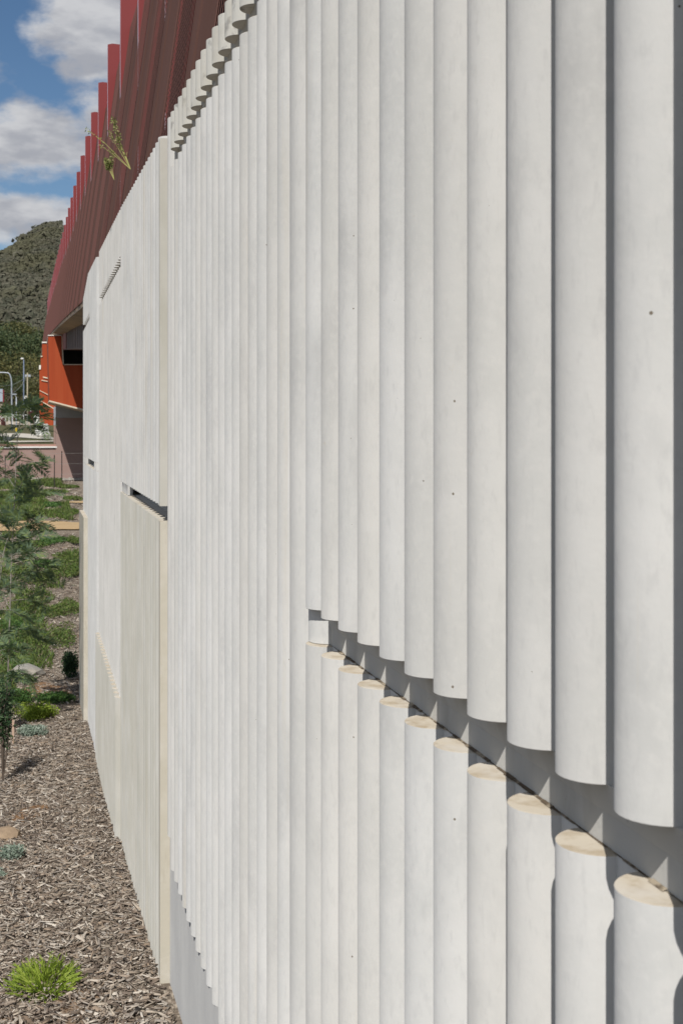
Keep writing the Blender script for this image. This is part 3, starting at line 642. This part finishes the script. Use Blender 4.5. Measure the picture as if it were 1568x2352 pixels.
c = at(37.5, 987, 96); local(MB().tube([c-Vector((0, 0, .14)), c+Vector((0, 0, .14))], .065, 8), a).build('yellow_band', M['yellow'], e)
c = at(33, 905.5, 96); local(MB().box(c.x-.16, c.x+.16, c.y-.08, c.y+.08, c.z-.03, c.z+.05), a).build('lamp_head', M['galv'], e); local(MB().tube([b, c], .02, 5), a).build('arm', M['galv'], e)
e, a, b = pole('road_sign', 70.5, 955, 930, 130, .04, M['galv'], 'small white square road sign on a grey post', 'road sign')
q = [at(x, y, 129.8) for x, y in ((66.8, 919.5), (74.5, 919.5), (74.5, 930.5), (66.8, 930.5))]
local(MB().add(q+[v+Vector((0, .03, 0)) for v in q], [(0,1,2,3),(7,6,5,4),(0,4,5,1),(1,5,6,2),(2,6,7,3),(3,7,4,0)]), a).build('sign_face', M['white'], e)
q = [at(x, y, 129.7) for x, y in ((68.5, 922), (72.5, 922), (72.5, 923.6), (68.5, 923.6))]
local(MB().add(q, [(0,1,2,3)]), a).build('sign_marks', M['galv'], e)
# booth with red edged grey roof panel at the left
bo = at(-6, 944, 150); e = empty('shelter', 'grey sheeted shelter with a red corner beside the trees', 'shelter', bo)
q0 = at(-40, 900, 150); q1 = at(6.2, 893, 150); q2 = at(6.2, 922, 150)
local(MB().box(q0.x, q1.x, bo.y, bo.y+3, q2.z, q1.z), bo).build('side_panel', M['roofgrey'], e)
local(MB().box(q1.x-.0, q1.x+.14, bo.y-.03, bo.y+3, q2.z-.05, q1.z-.1), bo).build('red_corner', M['red'], e)
q3 = at(5.5, 922, 150); q4 = at(5.5, 950, 150); local(MB().box(q0.x, q3.x, bo.y+.3, bo.y+2.6, q4.z-.6, q2.z), bo).build('wall', M['gravel'], e)
# red and white fence
fo = at(20, 975, 150); fe = empty('roadside_fence', 'white railed roadside fence with dark red panels beyond the pink wall', 'fence', fo)
def plate(xa, xb, ya2, yb2, Z):
    q = [at(xa, ya2+3, Z), at(xb, ya2, Z+6), at(xb, yb2, Z+6), at(xa, yb2-2, Z)]
    return MB().add(q+[v+Vector((.05, .08, 0)) for v in q], [(0,1,2,3),(7,6,5,4),(0,4,5,1),(1,5,6,2),(2,6,7,3),(3,7,4,0)])
for (xa, xb, ya2, yb2, Z) in [(2, 9, 939, 970, 150), (2.5, 12, 960, 978, 146), (29, 34, 954, 966, 150)]:
    local(plate(xa, xb, ya2, yb2, Z), fo).build('infill_panel', M['darkred'], fe)
for (ya2, xa, xb, Z) in [(952.5, -20, 70, 150), (957, -20, 36, 148), (965, -20, 14, 146)]:
    local(MB().tube([at(xa, ya2+3, Z), at(xb, ya2, Z+4)], .06, 6), fo).build('rail', M['white'], fe)
for k in range(9):
    x = -4+k*8.3; local(MB().tube([at(x, 975, 150), at(x, 953.5, 150)], .05, 5), fo).build('post', M['white'], fe)
for k, (xa, xb, ya2, yb2, Z, lab) in enumerate([(66, 75, 943, 966, 118, 'dark red gate leaf at the end of the white rails'), (72, 81, 944, 974, 112, 'dark red angled gate leaf beside the white rock slope'), (79, 86, 920, 962, 105, 'bright red steel wing plate beside the orange crosshead')]):
    tag(plate(xa, xb, ya2, yb2, Z).build('gate_leaf' if k < 2 else 'wing_plate', M['darkred' if k < 2 else 'red']), lab, 'gate' if k < 2 else 'steel plate')

# ------------------------------------------------------------------ vegetation
def leafcloud(mb, c, rad, n, size, seed, flat=1.0, up=0.0, shell=.5):
    g = np.random.default_rng(seed)
    d = g.normal(0, 1, (n, 3)); d /= np.linalg.norm(d, axis=1)[:, None]
    r = g.uniform(shell, 1, n)**.6
    P = np.array(c)+d*r[:, None]*np.array(rad)
    A = g.normal(0, 1, (n, 3)); A[:, 2] *= flat; A /= np.linalg.norm(A, axis=1)[:, None]
    if up: A[:, 2] += up; A /= np.linalg.norm(A, axis=1)[:, None]
    B = np.cross(A, g.normal(0, 1, (n, 3))); B /= np.linalg.norm(B, axis=1)[:, None]
    s = g.uniform(.6, 1.25, n)*size
    o = len(mb.v)
    for i in range(n):
        p, a, b = P[i], A[i]*s[i], B[i]*s[i]*.42
        mb.v += [tuple(p-a), tuple(p+b), tuple(p+a), tuple(p-b)]; q = o+4*i; mb.f.append((q, q+1, q+2, q+3)); mb.m.append(0)
def big_tree(x, y, Z, w, h, mk, label, seed, ybase=None):
    """crown centred on the sight line x, y at distance Z, w and h in metres"""
    c = at(x, y, Z); base = Vector((c.x, c.y, gz(c.x, c.y) if c.y < 420 else c.z-h))
    e = empty('tree', label, 'tree', base, 'trees below the hill'); rr2 = random.Random(seed)
    t = MB(); fork = base.lerp(c, .45); t.tube([base-Vector((0, 0, .5)), base.lerp(fork, .6)+Vector((rr2.uniform(-.3, .3), 0, 0)), fork], [w*.035, w*.028, w*.022], 7)
    lf = MB(); nc = 15
    for k in range(nc):
        a = rr2.uniform(0, 6.28); el = rr2.uniform(-.55, 1); rr_ = rr2.uniform(.35, .78)
        q = c+Vector((math.cos(a)*w*.5*rr_*math.sqrt(max(.1, 1-el*el*.6)), math.sin(a)*w*.5*rr_, el*h*.34))
        if k < 9: t.tube([fork, fork.lerp(q, .55)+Vector((0, 0, .3)), q], [w*.016, w*.011, w*.004], 5)
        rad = w*rr2.uniform(.13, .23); leafcloud(lf, q, (rad*1.15, rad*1.15, rad*.75), 260, w*.022, seed*100+k)
    local(t, base).build('trunk', M['bark'], e, smooth=True); me = local(lf, base).mesh('crown', M[mk]); link('crown', me, e)
TR = [(20, 815, 330, 22, 13, 'tree_dark', 'broad dark green tree below the hill, left of the lamp'), (72, 812, 345, 20, 13, 'tree_dark', 'dark green tree showing between the globe lamp and the bridge fins'),
      (28, 872, 270, 16, 11, 'tree_olive', 'round olive crowned tree behind the curved street lamp'), (88, 866, 290, 13, 11, 'tree_olive', 'olive tree partly hidden by the orange crosshead'),
      (55, 905, 262, 13, 9, 'tree_grey', 'grey green tree behind the timber power pole'), (10, 912, 255, 12, 9, 'tree_dark', 'dark tree rising behind the grey shelter'),
      (84, 915, 258, 11, 9, 'tree_olive', 'olive tree beside the small white road sign'), (-35, 860, 280, 18, 13, 'tree_olive', 'wide olive tree standing beyond the shelter roof'),
      (50, 785, 395, 24, 12, 'tree_olive', 'tall olive tree at the foot of the hill, behind the dark trees'), (112, 820, 350, 20, 14, 'tree_dark', 'dark tree mostly covered by the red fins'), (5, 790, 390, 22, 12, 'tree_dark', 'deep green tree highest on the slope foot')]
for i, (x, y, Z, w_, h_, mk, lab) in enumerate(TR): big_tree(x, y, Z, w_, h_, mk, lab, 11+i)
def plant(name, X, Y, rx, ry, h, n, size, mk, label, cat, seed, up=.6, group=None, flatten=1.0):
    z = gz(X, Y); rr3 = random.Random(seed); lf = MB(); k = 7
    for j in range(k):
        a = rr3.uniform(0, 6.28); d = rr3.uniform(0, .62); q = (X+math.cos(a)*rx*d, Y+math.sin(a)*ry*d, z+h*rr3.uniform(.25, .6))
        leafcloud(lf, q, (rx*.5, ry*.5, h*.5), n//k, size, seed*31+j, flatten, up, .15)
    me = local(lf, (X, Y, z)).mesh('foliage', M[mk]); o = link(name, me, None, (X, Y, z)); return tag(o, label, cat, group)
def gp(x, y):                             # where a sight line meets the bed
    lo, hi = 3.0, 48.5
    for _ in range(40):
        m = (lo+hi)/2; p = at(x, y, m)
        if p.z > gz(p.x, p.y): lo = m
        else: hi = m
    return at(x, y, lo)
def tuft(x, y, wpx, hpx, n, mk, label, seed, spread=1.0):
    """fine upright needle-leaved tuft"""
    p = gp(x, y); s = p.y/FPX; rr3 = random.Random(seed); mb = MB(); rx = wpx*s/2; hh = hpx*s
    for j in range(n):
        a = rr3.uniform(0, 6.28); d = rr3.random()**.5; r0 = Vector((math.cos(a)*rx*d*.55, math.sin(a)*rx*d*.9*spread, 0)); b = p+r0
        lean = Vector((math.cos(a)*d*1.7+rr3.gauss(0, .45), math.sin(a)*d*1.7+rr3.gauss(0, .45), 1)).normalized(); ln = hh*rr3.uniform(.6, 1.25)*(1.15-.4*d)
        q = b+lean*ln; sd = lean.orthogonal().normalized()*.0035; m = b.lerp(q, .55)+Vector((0, 0, ln*.08))
        mb.add([b-sd, b+sd, m+sd, q, m-sd], [(0, 1, 2, 3, 4)])
        for _ in range(5):
            t = rr3.uniform(.35, 1); c = b.lerp(q, t); v = (lean+Vector((rr3.gauss(0, .6), rr3.gauss(0, .6), rr3.gauss(0, .4)))).normalized()*hh*.2; w2 = v.orthogonal().normalized()*.003
            mb.add([c-w2, c+w2, c+v], [(0, 1, 2)])
    me = local(mb, p).mesh('foliage', M[mk]); o = link('ground_plant', me, None, p); return tag(o, label, 'plant')
tuft(100, 2270, 185, 58, 190, 'lime', 'bright lime green needle leaved tuft alone on bark mulch', 3)
p = gp(28, 1975); plant('ground_plant', p.x-.02, p.y, .115, .12, .09, 1400, .011, 'silver', 'silver grey cushion plant beside the tan rock', 'plant', 21)
p = gp(5, 2015); plant('ground_plant', p.x-.03, p.y, .075, .08, .05, 700, .010, 'silver', 'smallest silver grey cushion plant on the mulch', 'plant', 22)
p = gp(70, 1692); plant('ground_plant', p.x, p.y, .165, .17, .11, 2200, .014, 'silver', 'silver grey cushion plant in front of the lime ground cover', 'plant', 23)
p = gp(85, 1655); plant('ground_plant', p.x, p.y+.1, .26, .25, .16, 2600, .016, 'lime', 'lime green feathery ground cover behind the silver cushion', 'plant', 24)
p = gp(128, 1615); plant('ground_plant', p.x, p.y, .22, .3, .10, 2400, .016, 'green', 'deep green spreading mat plant near the wall foot', 'plant', 25, .3)
p = gp(40, 1615); plant('ground_plant', p.x, p.y, .30, .35, .16, 2400, .017, 'green', 'mid green mat plant to the left of the spreading mat', 'plant', 26, .3)
p = gp(158, 1560); plant('shrub', p.x, p.y, .13, .16, .34, 1500, .02, 'dkgreen', 'small dark shrub standing against the far wall end', 'shrub', 27, .4)
rock('rock', gp(14, 1928)+Vector((0, 0, .02)), .10, .09, .06, M['rock_tan'], 2, 'tan brown rock behind the silver cushion plant')
rock('rock', gp(62, 1552)+Vector((0, 0, .03)), .24, .22, .10, M['rock'], 4, 'flat pale grey rock lying beside orange clay')
a = gp(30, 1712); tag(MB().add([a+Vector((dx, dy, dz)) for dz in (-.05, .24) for dx, dy in ((-.008, -.008), (.008, -.008), (.008, .008), (-.008, .008))], [(0,3,2,1),(4,5,6,7),(0,1,5,4),(1,2,6,5),(2,3,7,6),(3,0,4,7)]).build('garden_stake', M['stake']), 'pale timber garden stake upright by the silver cushion', 'stake')
a = gp(92, 1640); tag(MB().add([a+Vector((dx, dy, dz)) for dz in (-.05, .12) for dx, dy in ((-.008, -.008), (.008, -.008), (.008, .008), (-.008, .008))], [(0,3,2,1),(4,5,6,7),(0,1,5,4),(1,2,6,5),(2,3,7,6),(3,0,4,7)]).build('garden_stake', M['stake']), 'short garden stake between lime and deep green plants', 'stake')
# ground cover beyond, one clump after another
GC = [(20, 1490, 70, 30, 'green'), (85, 1480, 80, 40, 'grasscover'), (150, 1470, 55, 45, 'grasscover'), (30, 1445, 90, 30, 'green'), (120, 1415, 90, 40, 'grasscover'), (165, 1400, 45, 30, 'grasscover'),
      (60, 1390, 90, 25, 'grasscover'), (10, 1345, 70, 25, 'grasscover'), (75, 1335, 90, 30, 'grasscover'), (135, 1322, 80, 28, 'grasscover'), (172, 1318, 40, 28, 'grasscover'), (40, 1312, 80, 22, 'grasscover'), (160, 1286, 55, 20, 'grasscover'), (105, 1296, 60, 16, 'green'),
      (60, 1252, 80, 14, 'grasscover'), (120, 1245, 60, 14, 'green'), (168, 1242, 30, 10, 'grasscover'), (20, 1190, 60, 12, 'grasscover'), (75, 1186, 80, 14, 'grasscover'), (130, 1182, 70, 15, 'grasscover'), (168, 1178, 35, 14, 'grasscover'), (110, 1160, 60, 10, 'green'),
      (165, 1146, 40, 10, 'grasscover'), (60, 1142, 70, 8, 'grasscover'), (120, 1130, 70, 9, 'grasscover'), (150, 1118, 50, 7, 'grasscover'), (30, 1120, 60, 6, 'grasscover'), (45, 1545, 70, 25, 'green'), (8, 1585, 40, 40, 'grasscover'), (60, 1520, 80, 16, 'grasscover')]
for i, (x, y, wp, hp, mk) in enumerate(GC):
    p = gp(x, y); s = p.y/FPX
    lab = 'low green ground cover clump near the clay patch' if y > 1500 else 'green ground cover clump between mulch patches, this side of the sand path' if y > 1225 else 'ground cover clump between the sand path and the pink wall'
    grp = 'ground cover by the clay' if y > 1500 else 'ground cover before the sand path' if y > 1225 else 'ground cover beyond the sand path'
    plant('ground_cover', p.x, p.y, wp*s*.75, max(wp*s*.6, 1.1), hp*s*.62, 1500, max(.018, 3.2*s), mk, lab, 'ground cover', 200+i, .35, grp)
def grass_blades(n, x0, x1, y0, y1):
    X = rng.uniform(x0, x1, n*3); Y = rng.uniform(y0, y1, n*3)
    k = np.array([mnoise.noise(Vector((a*1.1, b*.33, 5.5)))+.35*mnoise.noise(Vector((a*3.3, b*1.1, 1.5))) for a, b in zip(X, Y)]) > .02
    k &= ~((Y > 29.6) & (Y < 32.2)); X, Y = X[k][:n], Y[k][:n]; n = len(X)
    Zg = np.array([gz(float(a), float(b)) for a, b in zip(X, Y)]); h = rng.uniform(.03, .09, n)*(1+Y/60); w_ = .004+Y*.0004
    an = rng.uniform(0, 6.28, n); ln = rng.normal(0, .5, (n, 2))*h[:, None]
    B = np.stack([X, Y, Zg], 1); sd = np.stack([np.cos(an), np.sin(an), 0*an], 1)*w_[:, None]; T = B+np.stack([ln[:, 0], ln[:, 1], h], 1); Mi = (B+T)/2+np.array((0, 0, .012))
    V = np.stack([B-sd, B+sd, Mi+sd*.7, T], 1).reshape(-1, 3); return V, np.arange(len(V)).reshape(-1, 4)
g1, f1 = grass_blades(26000, -1.6, .95, 16.5, 48.3)
tag(link('grass', npmesh('grass', g1, f1, M['grasscover'])), 'short green grass and weeds growing through the far mulch', 'grass', kind='stuff')
for i in range(26):                       # the bed goes on to the left of the view
    X = -rr.uniform(1.0, 9); Y = rr.uniform(8, 46)
    plant('ground_cover', X, Y, rr.uniform(.3, .7), rr.uniform(.3, .7), rr.uniform(.1, .25), 500, .035, rr.choice(['grasscover', 'green', 'lime']), 'ground cover clump out in the open mulch bed', 'ground cover', 300+i, .35, 'ground cover in the open bed')
# dark leafy shrub with bare foot
def shrub(x, y, Z0, h, w, label, seed):
    p = gp(x, y); e = empty('shrub', label, 'shrub', p); rr3 = random.Random(seed); st = MB(); lf = MB()
    for k in range(9):
        q = p+Vector((rr3.uniform(-w, w)*.7, rr3.uniform(-w, w), h*rr3.uniform(.65, 1))); m = p.lerp(q, .5)+Vector((rr3.uniform(-.05, .05), 0, .05))
        st.tube([p, m, q], [.005, .004, .002], 5)
        for j in range(5): leafcloud(lf, m.lerp(q, .1+.22*j), (w*.4, w*.4, h*.10), 26, .017, seed*50+k*7+j)
    local(st, p).build('stem', M['bark'], e); me = local(lf, p).mesh('foliage', M['dkgreen']); link('foliage', me, e)
shrub(6, 1798, 10, .85, .12, 'dark glossy leaved shrub with bare stems at the mulch edge', 5)
# wattle sapling with feathery leaves
def frond(mb, o, d, up, ln, rr3):
    """bipinnate leaf: an arching rachis with rows of narrow feathery pinnae"""
    side = d.cross(up).normalized(); up = side.cross(d).normalized(); npn = 11; prev = o
    for i in range(1, npn+1):
        t = i/npn; c = o+d*ln*t-Vector((0, 0, ln*.22*t*t))
        w_ = side*.0012; mb.add([prev-w_, prev+w_, c+w_, c-w_], [(0, 1, 2, 3)]); prev = c
        pl = ln*.36*math.sin(math.pi*(.2+.72*t))*rr3.uniform(.8, 1.15)
        for s in (-1, 1):
            pd_ = (side*s*.75+d*.75-up*rr3.uniform(-.1, .4)).normalized(); perp = pd_.cross(up).normalized(); wd_ = pl*.12
            mb.add([c, c+pd_*pl*.35+perp*wd_, c+pd_*pl, c+pd_*pl*.35-perp*wd_], [(0, 1, 2, 3)])
def wattle(base, path, branches, label, seed, nfr=12, ln=(.13, .26)):
    e = empty('wattle_sapling', label, 'sapling', base); rr3 = random.Random(seed); st = MB(); lf = MB()
    st.tube([base]+path, list(np.linspace(.009, .003, len(path)+1)), 7)
    for (a, q) in branches:
        m = a.lerp(q, .5)+Vector((0, 0, .04)); st.tube([a, m, q], [.0035, .0026, .0012], 5); seg = [a, m, q]
        for k in range(nfr+3):
            t = .25+.75*k/(nfr+2); c = (a.lerp(m, t*2) if t < .5 else m.lerp(q, t*2-1)); dr = (q-a).normalized()
            ang = rr3.uniform(0, 6.28); d = (dr*.5+Vector((math.cos(ang), math.sin(ang), rr3.uniform(-.7, .9)))).normalized()
            frond(lf, c, d, Vector((rr3.gauss(0, .6), rr3.gauss(0, .6), 1)), rr3.uniform(*ln), rr3)
    local(st, base).build('trunk', M['palebark'], e, smooth=True); me = local(lf, base).mesh('crown', M['wattle']); link('crown', me, e)
ZW = 13.0
b0 = gp(14, 1640)
tp = [at(18, 1560, ZW), at(20, 1500, ZW), at(26, 1300, ZW), at(33, 1160, ZW), at(37, 1060, ZW), at(40, 1005, ZW), at(47, 960, ZW)]
brs = []
for (a, q, dz) in [((46, 965), (75, 930), .05), ((46, 968), (20, 945), -.1), ((42, 985), (100, 985), .1), ((38, 1040), (5, 1010), -.2), ((38, 1010), (80, 955), .2), ((36, 1080), (110, 1060), -.15), ((34, 1120), (0, 1085), .2), ((33, 1160), (100, 1130), .1), ((33, 1140), (70, 1095), -.2),
                   ((30, 1220), (115, 1200), .1), ((30, 1230), (-10, 1180), -.2), ((28, 1260), (90, 1235), -.25), ((26, 1300), (125, 1300), .1), ((26, 1310), (-10, 1260), .2), ((24, 1380), (110, 1390), -.15), ((23, 1400), (-10, 1340), .2), ((22, 1440), (95, 1470), .1), ((20, 1500), (-10, 1450), -.1), ((18, 1540), (70, 1560), .15), ((30, 1200), (55, 1140), -.1), ((27, 1280), (60, 1220), .25), ((25, 1340), (150, 1345), .2), ((30, 1240), (-30, 1120), .1), ((36, 1100), (-20, 1030), .1)]:
    A = at(*a, ZW); Q = at(*q, ZW+dz); brs.append((A, Q))
wattle(b0, tp, brs, 'young wattle sapling with feathery blue green leaves and pale stem', 8)
b1 = gp(-60, 1660)
wattle(b1, [at(-30, 1600, 12.4), at(-8, 1390, 12.4), at(8, 1270, 12.4), at(18, 1235, 12.4)], [(at(-10, 1400, 12.4), at(60, 1420, 12.4)), (at(-5, 1380, 12.4), at(40, 1330, 12.4)), (at(5, 1290, 12.4), at(70, 1270, 12.4)), (at(10, 1260, 12.4), at(45, 1190, 12.4)), (at(-25, 1560, 12.4), at(45, 1560, 12.4)), (at(-20, 1500, 12.4), at(50, 1500, 12.4)), (at(-30, 1590, 12.4), at(30, 1620, 12.4))], 'leaning second wattle sapling, mostly beyond the bed edge', 9)
# bark chips: tens of thousands, real pieces strewn over the bed
def chips(n, xa, xb, ya3, yb3, lmin, lmax, lift):
    X = rng.uniform(xa, xb, n); Y = rng.uniform(ya3, yb3, n); keep = (X < X0-.046) | (Y > 14.7); X, Y = X[keep], Y[keep]; n = len(X)
    Zg = np.array([gz(float(x), float(y)) for x, y in zip(X, Y)])
    ln = lmin+(lmax-lmin)*rng.random(n)**2.2; wd = ln*rng.uniform(.07, .24, n)+.003; th = rng.uniform(.0015, .0045, n)
    az = rng.uniform(0, 2*np.pi, n); pitch = rng.normal(0, .22, n); roll = rng.normal(0, .5, n)
    u = np.stack([np.cos(az)*np.cos(pitch), np.sin(az)*np.cos(pitch), np.sin(pitch)], 1)
    s0 = np.stack([-np.sin(az), np.cos(az), np.zeros(n)], 1); up = np.cross(u, s0)
    v = s0*np.cos(roll)[:, None]+up*np.sin(roll)[:, None]; wv = np.cross(u, v)
    C = np.stack([X, Y, Zg+.004+lift*rng.random(n)], 1)
    K = [(-1, -1, -1), (1, -.5, -1), (1, .4, -1), (-1, 1, -1), (-.9, -.9, 1), (.9, -.5, 1), (.95, .35, 1), (-.95, .9, 1)]
    V = np.zeros((n, 8, 3)); j = rng.uniform(.75, 1.15, (n, 8))
    for i, (a, b, c) in enumerate(K): V[:, i] = C+u*(a*ln/2*j[:, i])[:, None]+v*(b*wd/2)[:, None]+wv*(c*th/2)[:, None]
    F = np.array([(0, 3, 2, 1), (4, 5, 6, 7), (0, 1, 5, 4), (1, 2, 6, 5), (2, 3, 7, 6), (3, 0, 4, 7)])
    return V.reshape(-1, 3), (F[None]+(np.arange(n)*8)[:, None, None]).reshape(-1, 4)
VV = []; FF = []; off = 0
for args in [(15000, -.62, .56, 4.4, 8.6, .012, .085, .018), (11000, -.75, .56, 8.6, 13, .015, .09, .018), (11000, -.9, .75, 13, 20, .02, .10, .016), (6000, -3.5, -.62, 3.5, 14, .02, .10, .014), (11000, -1.5, 1.0, 20, 29.5, .04, .14, .01), (7000, -1.5, 1.5, 32, 48, .05, .2, .01), (1500, -.62, .56, 3.0, 4.4, .012, .085, .016)]:
    a, b = chips(*args); VV.append(a); FF.append(b+off); off += len(a)
VV = np.concatenate(VV); FF = np.concatenate(FF)
tag(link('bark_chips', npmesh('bark_chips', VV, FF, M['chip'])), 'loose grey and brown bark chips spread over the garden bed', 'mulch', kind='stuff')
